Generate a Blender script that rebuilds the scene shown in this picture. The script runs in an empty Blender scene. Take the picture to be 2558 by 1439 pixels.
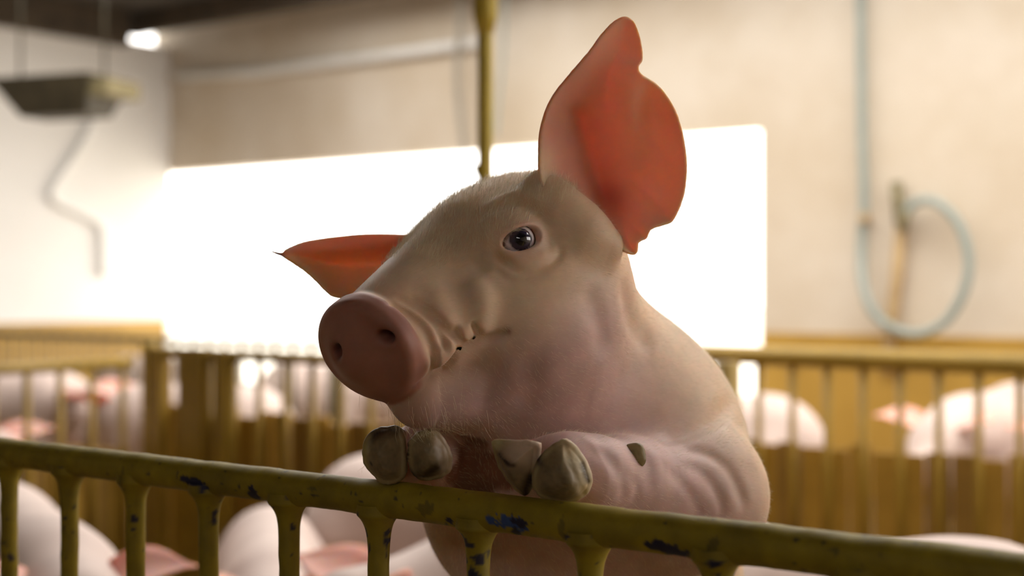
import bpy, bmesh, math, random
import numpy as np
from mathutils import Vector, Matrix, geometry, noise as mnoise

# ------------------------------------------------------------------ camera
scene = bpy.context.scene
COL = scene.collection
FPX = 3514.0                      # focal length in pixels of the 2558x1439 frame
CAMZ = 1.20
cam_data = bpy.data.cameras.new('camera')
cam_data.sensor_width = 36.0
cam_data.lens = FPX / 2558.0 * 36.0
cam_data.clip_start = 0.02
cam_data.clip_end = 400
cam_data.dof.use_dof = True
cam_data.dof.focus_distance = 1.46
cam_data.dof.aperture_fstop = 2.5
cam = bpy.data.objects.new('camera', cam_data)
cam.location = (0, 0, CAMZ)
cam.rotation_euler = (math.pi / 2, 0, 0)
COL.objects.link(cam)
scene.camera = cam

# ------------------------------------------------------------------ world, exposure
SKY = 5.0
world = bpy.data.worlds.new('sky')
scene.world = world
world.use_nodes = True
bg = world.node_tree.nodes['Background']
bg.inputs[0].default_value = (1.0, 0.955, 0.90, 1)
bg.inputs[1].default_value = SKY
scene.view_settings.view_transform = 'Standard'
scene.view_settings.look = 'None'
scene.view_settings.gamma = 1.0
scene.view_settings.use_curve_mapping = False
scene.view_settings.exposure = 0.0

# ------------------------------------------------------------------ frames of reference
ER = np.array([0.794, -0.608, 0.0])      # along the rail / the back wall
EN = np.array([0.608, 0.794, 0.0])       # across the barn, towards the back wall
ROT = math.atan2(ER[1], ER[0])
def room(r, n, z):
    return ER * r + EN * n + np.array([0, 0, z])
ROOM_M = Matrix.Rotation(ROT, 4, 'Z')
def W(px, py, d):
    return np.array([(px - 1279.0) / FPX * d, d, CAMZ - (py - 719.5) / FPX * d])

random.seed(7)
rng = np.random.default_rng(7)

# ------------------------------------------------------------------ materials
MATS = {}
def nodes(name):
    m = bpy.data.materials.new(name)
    m.use_nodes = True
    nt = m.node_tree
    b = nt.nodes['Principled BSDF']
    MATS[name] = m
    return m, nt, b
def N(nt, kind, **kw):
    n = nt.nodes.new(kind)
    for k, v in kw.items():
        if k.startswith('i_'):
            n.inputs[k[2:].replace('_', ' ')].default_value = v
        else:
            setattr(n, k, v)
    return n
def noise_mix(nt, c1, c2, scale, detail=6, lo=0.35, hi=0.65, coord='Object', rough=0.6):
    tc = N(nt, 'ShaderNodeTexCoord')
    nz = N(nt, 'ShaderNodeTexNoise')
    nz.inputs['Scale'].default_value = scale
    nz.inputs['Detail'].default_value = detail
    nz.inputs['Roughness'].default_value = rough
    nt.links.new(tc.outputs[coord], nz.inputs['Vector'])
    cr = N(nt, 'ShaderNodeValToRGB')
    cr.color_ramp.elements[0].position = lo
    cr.color_ramp.elements[1].position = hi
    cr.color_ramp.elements[0].color = (*c1, 1)
    cr.color_ramp.elements[1].color = (*c2, 1)
    nt.links.new(nz.outputs['Fac'], cr.inputs['Fac'])
    return cr.outputs['Color'], nz.outputs['Fac'], tc
def bump(nt, b, height, strength=0.3, dist=0.002):
    bp = N(nt, 'ShaderNodeBump')
    bp.inputs['Strength'].default_value = strength
    bp.inputs['Distance'].default_value = dist
    nt.links.new(height, bp.inputs['Height'])
    nt.links.new(bp.outputs['Normal'], b.inputs['Normal'])
def simple(name, c1, c2, scale, rough=0.6, bstr=0.2, bdist=0.002, metal=0.0, lo=.35, hi=.65):
    m, nt, b = nodes(name)
    col, fac, tc = noise_mix(nt, c1, c2, scale, lo=lo, hi=hi)
    nt.links.new(col, b.inputs['Base Color'])
    b.inputs['Roughness'].default_value = rough
    b.inputs['Metallic'].default_value = metal
    bump(nt, b, fac, bstr, bdist)
    return m

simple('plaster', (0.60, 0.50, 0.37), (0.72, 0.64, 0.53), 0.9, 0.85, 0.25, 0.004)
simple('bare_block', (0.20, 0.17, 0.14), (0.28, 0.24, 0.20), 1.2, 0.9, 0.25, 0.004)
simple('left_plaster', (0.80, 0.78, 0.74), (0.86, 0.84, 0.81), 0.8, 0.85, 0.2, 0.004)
simple('dado_paint', (0.39, 0.22, 0.032), (0.50, 0.295, 0.05), 1.3, 0.55, 0.2, 0.003)
simple('dirty_floor', (0.10, 0.062, 0.022), (0.20, 0.13, 0.055), 2.2, 0.6, 0.5, 0.01)
simple('roof_sheet', (0.035, 0.028, 0.020), (0.06, 0.048, 0.036), 1.5, 0.8, 0.2, 0.004)
simple('timber', (0.05, 0.036, 0.022), (0.09, 0.065, 0.04), 6, 0.8, 0.3, 0.003)
simple('ground_pale', (0.62, 0.58, 0.50), (0.75, 0.71, 0.64), 0.7, 0.9, 0.3, 0.01)
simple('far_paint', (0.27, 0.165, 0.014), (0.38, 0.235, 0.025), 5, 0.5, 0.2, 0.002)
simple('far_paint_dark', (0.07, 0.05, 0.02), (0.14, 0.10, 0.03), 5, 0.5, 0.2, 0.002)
simple('board_paint', (0.33, 0.185, 0.018), (0.45, 0.265, 0.035), 6, 0.6, 0.2, 0.002)
simple('board_paint_worn', (0.22, 0.12, 0.016), (0.32, 0.18, 0.03), 6, 0.6, 0.2, 0.002)
simple('pole_paint', (0.38, 0.27, 0.022), (0.48, 0.345, 0.03), 6, 0.5, 0.2, 0.002)
simple('grey_hose', (0.27, 0.32, 0.29), (0.34, 0.385, 0.35), 5, 0.45, 0.1, 0.002)
simple('grey_cable', (0.26, 0.235, 0.19), (0.33, 0.30, 0.245), 5, 0.6, 0.1, 0.002)
simple('pale_conduit', (0.82, 0.81, 0.77), (0.87, 0.86, 0.83), 5, 0.5, 0.1, 0.002)
simple('wood_stick', (0.42, 0.28, 0.13), (0.54, 0.38, 0.19), 9, 0.7, 0.2, 0.002)
simple('dark_metal', (0.045, 0.038, 0.022), (0.085, 0.07, 0.04), 6, 0.55, 0.2, 0.002)
simple('rust_metal', (0.16, 0.13, 0.06), (0.24, 0.20, 0.10), 6, 0.55, 0.2, 0.002)
simple('sill_paint', (0.70, 0.66, 0.66), (0.80, 0.77, 0.77), 3, 0.7, 0.1, 0.002)

# ------------------------------------------------------------------ object helpers
def mesh_obj(name, verts, faces, mat, parent=None, smooth=True, mw=None):
    me = bpy.data.meshes.new(name)
    verts = np.asarray(verts, dtype=np.float64)
    if isinstance(faces, np.ndarray):
        nf, k = faces.shape
        me.vertices.add(len(verts))
        me.vertices.foreach_set('co', verts.ravel())
        me.loops.add(nf * k)
        me.loops.foreach_set('vertex_index', faces.ravel().astype(np.int32))
        me.polygons.add(nf)
        me.polygons.foreach_set('loop_start', (np.arange(nf) * k).astype(np.int32))
        me.polygons.foreach_set('loop_total', np.full(nf, k, dtype=np.int32))
        me.update(calc_edges=True)
        me.validate()
    else:
        me.from_pydata([tuple(v) for v in verts], [], faces)
        me.update()
    if smooth:
        me.polygons.foreach_set('use_smooth', np.ones(len(me.polygons), dtype=bool))
    if mat is not None:
        me.materials.append(MATS[mat])
    return link(name, me, parent)
def link(name, data, parent=None):
    o = bpy.data.objects.new(name, data)
    COL.objects.link(o)
    if parent is not None:
        o.parent = parent
    return o
def tag(o, label=None, cat=None, group=None, kind=None):
    if label: o['label'] = label
    if cat: o['category'] = cat
    if group: o['group'] = group
    if kind: o['kind'] = kind
    return o
def empty(name, loc=(0, 0, 0), rz=0.0):
    o = bpy.data.objects.new(name, None)
    o.empty_display_size = 0.05
    o.location = loc
    o.rotation_euler = (0, 0, rz)
    COL.objects.link(o)
    return o
def box_vf(lo, hi):
    x0, y0, z0 = lo; x1, y1, z1 = hi
    v = [(x0,y0,z0),(x1,y0,z0),(x1,y1,z0),(x0,y1,z0),(x0,y0,z1),(x1,y0,z1),(x1,y1,z1),(x0,y1,z1)]
    f = [(3,2,1,0),(4,5,6,7),(0,1,5,4),(1,2,6,5),(2,3,7,6),(3,0,4,7)]
    return v, f
def boxes_obj(name, boxes, mat, parent=None, bevel=0.0):
    """axis boxes in room coordinates (r, n, z), joined into one piece"""
    V, F = [], []
    for lo, hi in boxes:
        v, f = box_vf(lo, hi)
        o = len(V); V += v; F += [tuple(i + o for i in q) for q in f]
    ob = mesh_obj(name, V, F, mat, parent, smooth=False)
    if bevel:
        md = ob.modifiers.new('bevel', 'BEVEL'); md.width = bevel; md.segments = 2
    return ob
def tube_vf(path, radii, sides=14, cap=True):
    path = np.asarray(path, float); n = len(path)
    radii = np.broadcast_to(np.asarray(radii, float), (n,))
    tang = np.gradient(path, axis=0)
    tang /= np.linalg.norm(tang, axis=1)[:, None] + 1e-12
    ref = np.array([0, 0, 1.0]) if abs(tang[0][2]) < 0.9 else np.array([1.0, 0, 0])
    V = []
    u = np.cross(tang[0], ref); u /= np.linalg.norm(u)
    for i in range(n):
        u = u - tang[i] * np.dot(u, tang[i]); u /= np.linalg.norm(u)
        w = np.cross(tang[i], u)
        for s in range(sides):
            a = 2 * math.pi * s / sides
            V.append(path[i] + radii[i] * (math.cos(a) * u + math.sin(a) * w))
    F = []
    for i in range(n - 1):
        for s in range(sides):
            a = i * sides + s; b2 = i * sides + (s + 1) % sides
            F.append((a, b2, b2 + sides, a + sides))
    if cap:
        F.append(tuple(range(sides))[::-1]); F.append(tuple((n - 1) * sides + s for s in range(sides)))
    return V, F
def tube(name, path, radii, mat, parent=None, sides=14):
    v, f = tube_vf(path, radii, sides)
    return mesh_obj(name, v, f, mat, parent)
def catmull(pts, per=8):
    pts = [np.asarray(p, float) for p in pts]
    P = [2 * pts[0] - pts[1]] + pts + [2 * pts[-1] - pts[-2]]
    out = []
    for i in range(1, len(P) - 2):
        for k in range(per):
            t = k / per
            out.append(0.5 * ((2 * P[i]) + (-P[i-1] + P[i+1]) * t + (2*P[i-1] - 5*P[i] + 4*P[i+1] - P[i+2]) * t*t
                              + (-P[i-1] + 3*P[i] - 3*P[i+1] + P[i+2]) * t**3))
    out.append(pts[-1])
    return np.array(out)

# ------------------------------------------------------------------ the barn
R_LEFT, R_RIGHT, N_BACK, N_FRONT, ROOF = -9.61, 3.2, 7.75, -3.4, 3.45
WIN_R, WIN_LO, WIN_HI = -4.02, 0.42, 2.19
def struct(o):
    o.matrix_world = ROOM_M
    o['kind'] = 'structure'
    return o
fl = boxes_obj('floor', [((R_LEFT, N_FRONT, -0.2), (R_RIGHT, N_BACK, 0.0))], 'dirty_floor'); struct(fl)
T = 0.2
wb = boxes_obj('wall_back', [((R_LEFT - T, N_BACK, 0), (WIN_R, N_BACK + T, WIN_LO)),
                             ((R_LEFT - T, N_BACK, WIN_HI), (WIN_R, N_BACK + T, ROOF)),
                             ((WIN_R, N_BACK, 0), (R_RIGHT, N_BACK + T, ROOF))], 'plaster'); struct(wb)
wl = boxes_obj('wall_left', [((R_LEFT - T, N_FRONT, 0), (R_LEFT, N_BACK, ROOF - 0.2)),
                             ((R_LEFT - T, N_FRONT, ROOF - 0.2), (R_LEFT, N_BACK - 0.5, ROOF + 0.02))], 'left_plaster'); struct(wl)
wp = boxes_obj('wall_plate', [((R_LEFT, N_FRONT, ROOF - 0.26), (R_LEFT + 0.12, N_BACK - 0.5, ROOF + 0.02))], 'timber', wl)
wr = boxes_obj('wall_right', [((R_RIGHT, N_FRONT, 0), (R_RIGHT + T, N_BACK + T, 1.3)),
                              ((R_RIGHT, N_FRONT, 3.1), (R_RIGHT + T, N_BACK + T, ROOF)),
                              ((R_RIGHT, N_FRONT, 1.3), (R_RIGHT + T, 3.0, 3.1)),
                              ((R_RIGHT, 7.3, 1.3), (R_RIGHT + T, N_BACK + T, 3.1))], 'plaster'); struct(wr)
wf = boxes_obj('wall_front', [((R_LEFT - T, N_FRONT - T, 0), (R_RIGHT + T, N_FRONT, 2.65)),
                              ((R_LEFT - T, N_FRONT - T, 3.3), (R_RIGHT + T, N_FRONT, ROOF)),
                              ((R_LEFT - T, N_FRONT - T, 2.65), (-0.2, N_FRONT, 3.3)),
                              ((2.6, N_FRONT - T, 2.65), (R_RIGHT + T, N_FRONT, 3.3))], 'bare_block'); struct(wf)
FILL_GAP = (-7.4, 1.6, 3.0, 7.0)          # unseen roof opening, added to brighten the back wall: r0, r1, n0, n1
ce = boxes_obj('ceiling', [((R_LEFT - 0.6, N_FRONT - 0.6, ROOF + 0.02), (R_RIGHT + 0.6, FILL_GAP[2], ROOF + 0.1)),
                           ((R_LEFT - 0.6, FILL_GAP[3], ROOF + 0.02), (R_RIGHT + 0.6, N_BACK + 0.6, ROOF + 0.1)),
                           ((R_LEFT - 0.6, FILL_GAP[2], ROOF + 0.02), (FILL_GAP[0], FILL_GAP[3], ROOF + 0.1)),
                           ((FILL_GAP[1], FILL_GAP[2], ROOF + 0.02), (R_RIGHT + 0.6, FILL_GAP[3], ROOF + 0.1))], 'roof_sheet'); struct(ce)
for i, n0 in enumerate((7.3, 5.6, 3.9, 2.2, 0.5)):
    b = boxes_obj('beam', [((R_LEFT, n0, ROOF - 0.16), (R_RIGHT, n0 + 0.1, ROOF + 0.02))], 'timber', ce)
# painted dado on the walls
d1 = boxes_obj('trim_1', [((WIN_R + 0.02, N_BACK - 0.012, 0), (R_RIGHT, N_BACK, 0.93))], 'dado_paint'); struct(d1)
d2 = boxes_obj('trim_2', [((R_LEFT, N_FRONT, 0), (R_LEFT + 0.012, N_BACK - 0.05, 0.93))], 'dado_paint'); struct(d2)
d3 = boxes_obj('trim_3', [((R_LEFT + 0.02, N_BACK - 0.012, 0), (WIN_R, N_BACK, WIN_LO - 0.06))], 'dado_paint'); struct(d3)
ws = boxes_obj('window_1', [((R_LEFT, N_BACK - 0.04, WIN_LO - 0.06), (WIN_R, N_BACK + T, WIN_LO))], 'sill_paint'); struct(ws)
gr = boxes_obj('ground', [((-60, N_BACK + T, -0.35), (60, 90, -0.25))], 'ground_pale'); struct(gr)

# ------------------------------------------------------------------ sculpting: distance fields -> surface
def seg_t(P, a, b):
    ab = b - a
    return np.clip(((P - a) @ ab) / (ab @ ab), 0, 1)
class Sculpt:
    def __init__(self):
        self.prims = []       # (fn, centre, radius, k, mode)
        self.detail = []      # (fn, centre, radius)
    def cone(self, a, b, ra, rb, k=0.03, mode='add'):
        a = np.asarray(a, float); b = np.asarray(b, float)
        def fn(P):
            t = seg_t(P, a, b)
            return np.linalg.norm(P - (a + t[:, None] * (b - a)), axis=1) - (ra + (rb - ra) * t)
        self.prims.append((fn, (a + b) / 2, np.linalg.norm(b - a) / 2 + max(ra, rb), k, mode))
    def ell(self, c, rad, axes=np.eye(3), k=0.03, mode='add'):
        c = np.asarray(c, float); rad = np.asarray(rad, float); A = np.asarray(axes, float)
        def fn(P):
            q = (P - c) @ A.T
            k0 = np.linalg.norm(q / rad, axis=1)
            k1 = np.linalg.norm(q / rad**2, axis=1) + 1e-9
            return k0 * (k0 - 1) / k1
        self.prims.append((fn, c, float(rad.max()), k, mode))
    def custom(self, fn, c, R, k=0.01, mode='add'):
        self.prims.append((fn, np.asarray(c, float), R, k, mode))
    def groove(self, pts, width, depth, taper=True):
        """a crease (depth > 0) or a ridge (depth < 0) along a line of points on the skin"""
        pts = np.asarray(pts, float)
        n = len(pts)
        s = np.linspace(0, 1, n)
        c = pts.mean(0); R = np.linalg.norm(pts - c, axis=1).max() + 3 * width
        def fn(P):
            best = np.full(len(P), 1e9); amp = np.zeros(len(P))
            for i in range(n - 1):
                t = seg_t(P, pts[i], pts[i+1])
                d = np.linalg.norm(P - (pts[i] + t[:, None] * (pts[i+1] - pts[i])), axis=1)
                m = d < best
                best[m] = d[m]
                ss = s[i] + (s[i+1] - s[i]) * t
                a = np.minimum(1, 5 * np.minimum(ss, 1 - ss)) if taper else np.ones(len(P))
                amp[m] = a[m]
            return depth * amp * np.exp(-(best / width) ** 2)
        self.detail.append((fn, c, R))
    def __call__(self, P, detail=True, far=0.12):
        d = np.full(len(P), far)
        for fn, c, R, k, mode in self.prims:
            idx = np.nonzero(((P - c) ** 2).sum(1) < (R + 0.06 + k) ** 2)[0]
            if len(idx) == 0: continue
            e = fn(P[idx]); x = d[idx]
            if mode == 'add':
                h = np.maximum(k - np.abs(x - e), 0) / k
                d[idx] = np.minimum(x, e) - h * h * k * 0.25
            else:
                e = -e
                h = np.maximum(k - np.abs(x - e), 0) / k
                d[idx] = np.maximum(x, e) + h * h * k * 0.25
        if detail:
            for fn, c, R in self.detail:
                idx = np.nonzero(((P - c) ** 2).sum(1) < R * R)[0]
                if len(idx): d[idx] += fn(P[idx])
        return d
    def grad(self, P, e=0.0012, detail=True):
        g = np.empty_like(P)
        for ax in range(3):
            o = np.zeros(3); o[ax] = e
            g[:, ax] = self(P + o, detail) - self(P - o, detail)
        return g / (np.linalg.norm(g, axis=1)[:, None] + 1e-12)
    def hit(self, px, py, t0=1.15, t1=2.2):
        """the skin point seen along one direction (used while sculpting creases)"""
        d0 = W(px, py, 1.0) - np.array([0, 0, CAMZ]); L = np.linalg.norm(d0); d0 = d0 / L
        t = t0
        for _ in range(160):
            p = np.array([0, 0, CAMZ]) + d0 * t
            v = self(p[None], False)[0]
            if v < 0.0004: break
            t += max(v * 0.7, 0.0003)
            if t > t1: break
        return p
    def line(self, pts, per=4):
        q = catmull([np.array([x, y, 0.0]) for x, y in pts], per)
        H = [self.hit(x, y) for x, y, _ in q]
        out = [H[0]]
        for p in H[1:]:
            if np.linalg.norm(p - out[-1]) < 0.05: out.append(p)
        return np.array(out)
    def mesh(self, lo, hi, h, levels, project=1):
        lo = np.asarray(lo, float); hi = np.asarray(hi, float)
        H0 = h * 2 ** levels
        n = np.ceil((hi - lo) / H0).astype(int) + 1
        g = np.stack(np.meshgrid(*[np.arange(k) for k in n], indexing='ij'), -1).reshape(-1, 3)
        hh = H0
        off = np.array([[i, j, k] for i in (0, 1) for j in (0, 1) for k in (0, 1)])
        for lv in range(levels + 1):
            d = self(lo + (g + 0.5) * hh, hh < 0.01)
            g = g[np.abs(d) < hh * 0.866 * (1.9 if hh > 0.01 or not self.detail else 3.2)]
            if lv < levels:
                g = (g[:, None, :] * 2 + off[None]).reshape(-1, 3); hh *= 0.5
        # lattice corners
        M = int(g.max()) + 4
        key = lambda a: ((a[:, 0] + 1) * M + a[:, 1] + 1) * M + a[:, 2] + 1
        corners = (g[:, None, :] + off[None]).reshape(-1, 3)
        uk, ui, inv = np.unique(key(corners), return_index=True, return_inverse=True)
        val = self(lo + corners[ui] * hh)[inv.reshape(-1)].reshape(-1, 8)
        sg = val < 0
        act = sg.any(1) & ~sg.all(1)
        g, val, sg = g[act], val[act], sg[act]
        edges = [(a, b) for a in range(8) for b in range(a + 1, 8) if abs(off[a] - off[b]).sum() == 1]
        acc = np.zeros((len(g), 3)); cnt = np.zeros(len(g))
        for a, b in edges:
            m = sg[:, a] != sg[:, b]
            t = val[m, a] / (val[m, a] - val[m, b])
            acc[m] += off[a] + t[:, None] * (off[b] - off[a]); cnt[m] += 1
        V = lo + (g + acc / cnt[:, None]) * hh
        ks = key(g); order = np.argsort(ks); sk = ks[order]
        def find(a):
            q = key(a); p = np.clip(np.searchsorted(sk, q), 0, len(sk) - 1)
            return np.where(sk[p] == q, order[p], -1)
        F = []
        for ax in range(3):
            e = np.zeros(3, int); e[ax] = 1
            ci = int(e[0] * 4 + e[1] * 2 + e[2])
            m = np.nonzero(sg[:, 0] != sg[:, ci])[0]
            b1 = np.zeros(3, int); b1[(ax + 1) % 3] = 1
            b2 = np.zeros(3, int); b2[(ax + 2) % 3] = 1
            c0 = m; c1 = find(g[m] - b1); c2 = find(g[m] - b1 - b2); c3 = find(g[m] - b2)
            ok = (c1 >= 0) & (c2 >= 0) & (c3 >= 0)
            q = np.stack([c0, c1, c2, c3], 1)[ok]
            flip = ~sg[m, 0][ok]
            q[flip] = q[flip][:, ::-1]
            F.append(q)
        F = np.concatenate(F)
        for _ in range(project):
            d = self(V); V = V - self.grad(V) * np.clip(d, -hh, hh)[:, None]
        return V, F

def smoothstep(x, a, b):
    t = np.clip((x - a) / (b - a), 0, 1)
    return t * t * (3 - 2 * t)
_tab = rng.random((32, 32, 32))
def vnoise(P, scale):
    """value noise, 0..1"""
    q = P * scale; i = np.floor(q).astype(int); f = q - i; f = f * f * (3 - 2 * f)
    r = 0
    for dx in (0, 1):
        for dy in (0, 1):
            for dz in (0, 1):
                w = (f[:, 0] if dx else 1 - f[:, 0]) * (f[:, 1] if dy else 1 - f[:, 1]) * (f[:, 2] if dz else 1 - f[:, 2])
                r = r + w * _tab[(i[:, 0] + dx) % 32, (i[:, 1] + dy) % 32, (i[:, 2] + dz) % 32]
    return r
def set_tint(ob, rgb, name='tint'):
    at = ob.data.color_attributes.new(name, 'FLOAT_COLOR', 'POINT')
    a = np.ones((len(rgb), 4), dtype=np.float32); a[:, :3] = rgb
    at.data.foreach_set('color', a.ravel())

def skin_material(name, sss=0.004, weight=1.0, rough=0.55, nscale=60.0, bstr=0.25, radius=(1.0, 0.40, 0.22)):
    m, nt, b = nodes(name)
    at = N(nt, 'ShaderNodeVertexColor', layer_name='tint')
    tc = N(nt, 'ShaderNodeTexCoord')
    nz = N(nt, 'ShaderNodeTexNoise'); nz.inputs['Scale'].default_value = nscale; nz.inputs['Detail'].default_value = 8
    nt.links.new(tc.outputs['Object'], nz.inputs['Vector'])
    mp = N(nt, 'ShaderNodeMapRange'); mp.inputs['To Min'].default_value = 0.86; mp.inputs['To Max'].default_value = 1.12
    nt.links.new(nz.outputs['Fac'], mp.inputs['Value'])
    mx = N(nt, 'ShaderNodeVectorMath', operation='SCALE')
    nt.links.new(at.outputs['Color'], mx.inputs[0]); nt.links.new(mp.outputs['Result'], mx.inputs['Scale'])
    nt.links.new(mx.outputs['Vector'], b.inputs['Base Color'])
    b.inputs['Roughness'].default_value = rough
    b.inputs['Subsurface Weight'].default_value = weight
    b.inputs['Subsurface Radius'].default_value = radius
    b.inputs['Subsurface Scale'].default_value = sss
    b.inputs['Specular IOR Level'].default_value = 0.35
    bump(nt, b, nz.outputs['Fac'], bstr, 0.0015)
    return m
skin_material('pig_skin', 0.0022, 0.7, 0.5)
skin_material('ear_skin', 0.0085, 1.0, 0.6, 25.0, 0.15, (1.0, 0.56, 0.22))
skin_material('far_skin', 0.004, 0.0, 0.6, 10.0, 0.1)
skin_material('hoof_horn', 0.001, 0.2, 0.42, 45.0, 0.5)

# ------------------------------------------------------------------ the pig leaning over the rail
HF = np.array([-0.583, -0.69, -0.425]); HF /= np.linalg.norm(HF)     # towards the snout
HL = np.array([0.684, -0.70, 0.20]); HL -= HF * (HL @ HF); HL /= np.linalg.norm(HL)   # towards the pig's left
HU = np.cross(HL, HF); HU *= np.sign(HU[2]); HU /= np.linalg.norm(HU)
HO = W(900, 884, 1.42)
AX = np.stack([-HF, HL, HU])          # rows: back, left, up
def hd(b, l, u):
    return HO - HF * b + HL * l + HU * u
def to_head(P):
    return (P - HO) @ AX.T

pig = Sculpt()
# trunk, reared up on its hind legs behind the rail
SH = np.array([0.098, 1.745, 1.000])
pig.ell(SH, (0.176, 0.19, 0.178), k=0.05)
BODY = np.array([0.14, 0.70, -0.66]); BODY /= np.linalg.norm(BODY)
RUMP = SH + BODY * 0.62
pig.cone(SH + BODY * 0.05, RUMP, 0.175, 0.185, k=0.08)
# neck and head
pig.cone(hd(0.27, 0, -0.045), SH + np.array([-0.02, 0.0, 0.0]), 0.106, 0.150, k=0.06)
pig.ell(hd(0.250, 0, 0.000), (0.112, 0.096, 0.080), AX, k=0.04)          # skull
pig.cone(hd(0.036, -0.004, 0.000), hd(0.20, 0, 0.010), 0.054, 0.070, k=0.03)    # bridge of the nose
for s in (-1, 1):
    pig.ell(hd(0.215, 0.060 * s, -0.058), (0.115, 0.062, 0.085), AX, k=0.04)   # cheek
    pig.cone(hd(0.050, 0.026 * s, -0.022), hd(0.125, 0.040 * s, -0.026), 0.036, 0.043, k=0.02)   # upper lip
    pig.ell(hd(0.205, 0.074 * s, 0.040), (0.045, 0.022, 0.020), AX, k=0.03)    # brow
pig.cone(hd(0.042, 0, -0.076), hd(0.20, 0, -0.115), 0.031, 0.080, k=0.03)      # lower jaw
pig.cone(hd(0.20, 0, -0.115), SH + np.array([-0.08, -0.06, -0.06]), 0.085, 0.12, k=0.06)    # throat
def snout_disc(P):
    q = to_head(P)
    b = q[:, 0] - 0.06 * np.clip(-q[:, 2], 0, 1) + 0.0
    rr = np.sqrt((q[:, 1] / 0.0655) ** 2 + (q[:, 2] / 0.0570) ** 2)
    rad = (rr - 1) * 0.060 + 0.010
    dome = 0.006 * np.clip(1 - rr * rr, 0, 1)
    ax = np.abs(b + dome * 0.6 - 0.014) - 0.014 + 0.010
    return np.minimum(np.maximum(rad, ax), 0) + np.sqrt(np.maximum(rad, 0) ** 2 + np.maximum(ax, 0) ** 2) - 0.010
pig.custom(snout_disc, hd(0.01, 0, 0), 0.075, k=0.012)
# fore legs over the rail
FHL = W(1385, 1195, 1.43); FHR = W(1040, 1145, 1.50)
ELL = W(1738, 1240, 1.63)
pig.cone(SH + np.array([0.055, -0.03, 0.0]), ELL, 0.108, 0.076, k=0.05)
pig.cone(ELL, W(1560, 1205, 1.51), 0.078, 0.046, k=0.03)
pig.cone(W(1560, 1205, 1.51), W(1470, 1190, 1.455), 0.046, 0.040, k=0.02)
pig.cone(W(1470, 1190, 1.455), W(1400, 1170, 1.43), 0.040, 0.030, k=0.02)
ELR = np.array([-0.005, 1.74, 0.92])
pig.cone(SH + np.array([-0.09, 0.05, 0.0]), ELR, 0.11, 0.07, k=0.05)
pig.cone(ELR, W(1075, 1160, 1.565), 0.068, 0.040, k=0.03)
pig.cone(W(1075, 1160, 1.565), W(1055, 1130, 1.530), 0.040, 0.028, k=0.02)
# toes
pig.cone(W(1400, 1160, 1.44), W(1310, 1155, 1.435), 0.030, 0.021, k=0.02)
pig.cone(W(1440, 1190, 1.43), W(1418, 1195, 1.415), 0.032, 0.022, k=0.02)
pig.cone(W(1060, 1130, 1.535), W(960, 1140, 1.53), 0.028, 0.020, k=0.02)
pig.cone(W(1075, 1140, 1.535), W(1078, 1150, 1.52), 0.030, 0.022, k=0.02)
# hind legs
for s in (-1, 1):
    hip = RUMP + ER * 0.11 * s + np.array([0, 0, -0.02])
    knee = hip + EN * -0.14 + ER * 0.02 * s + np.array([0, 0, -0.17])
    hock = knee + EN * 0.14 + np.array([0, 0, -0.12])
    foot = hock + EN * -0.03; foot[2] = 0.03
    pig.cone(hip, knee, 0.135, 0.075, k=0.06)
    pig.cone(knee, hock, 0.072, 0.040, k=0.03)
    pig.cone(hock, foot, 0.038, 0.034, k=0.02)
pig.cone(RUMP + EN * 0.17 + np.array([0, 0, 0.05]), RUMP + EN * 0.25 + np.array([0.02, 0, -0.08]), 0.02, 0.008, k=0.02)
# ear roots
pig.ell(pig.hit(1520, 500) + np.array([0.0, 0.008, 0.0]), (0.030, 0.030, 0.045), k=0.03, mode='sub')      # hollow of the raised ear
pig.cone(hd(0.262, -0.070, 0.015), hd(0.255, -0.120, 0.030), 0.045, 0.026, k=0.04)

# the skin running up into the raised ear
for a, b2, ra, rb in (((1352, 455), (1395, 525), .012, .018), ((1395, 525), (1460, 585), .018, .020), ((1460, 585), (1522, 612), .018, .008)):
    pig.cone(W(*a, 1.517 + .00006 * (a[0] - 1345)), W(*b2, 1.517 + .00006 * (b2[0] - 1345)), ra, rb, k=0.035)
# nostrils and mouth
NOS = [pig.hit(960, 844), pig.hit(838, 882)]
for i, p in enumerate(NOS):
    a = HL * (1 if i == 0 else -1)
    c = p - HF * 0.004
    pig.ell(c, (0.022, 0.0095, 0.0065), np.stack([HF, HL * 0.9 + HU * (-0.43 if i == 0 else 0.43), HU * 0.9 + HL * (0.43 if i == 0 else -0.43)]), k=0.007, mode='sub')
MOUTH = pig.line([(1036, 968), (1078, 942), (1117, 911), (1141, 884), (1158, 872), (1190, 853), (1228, 843), (1270, 828)])
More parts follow.
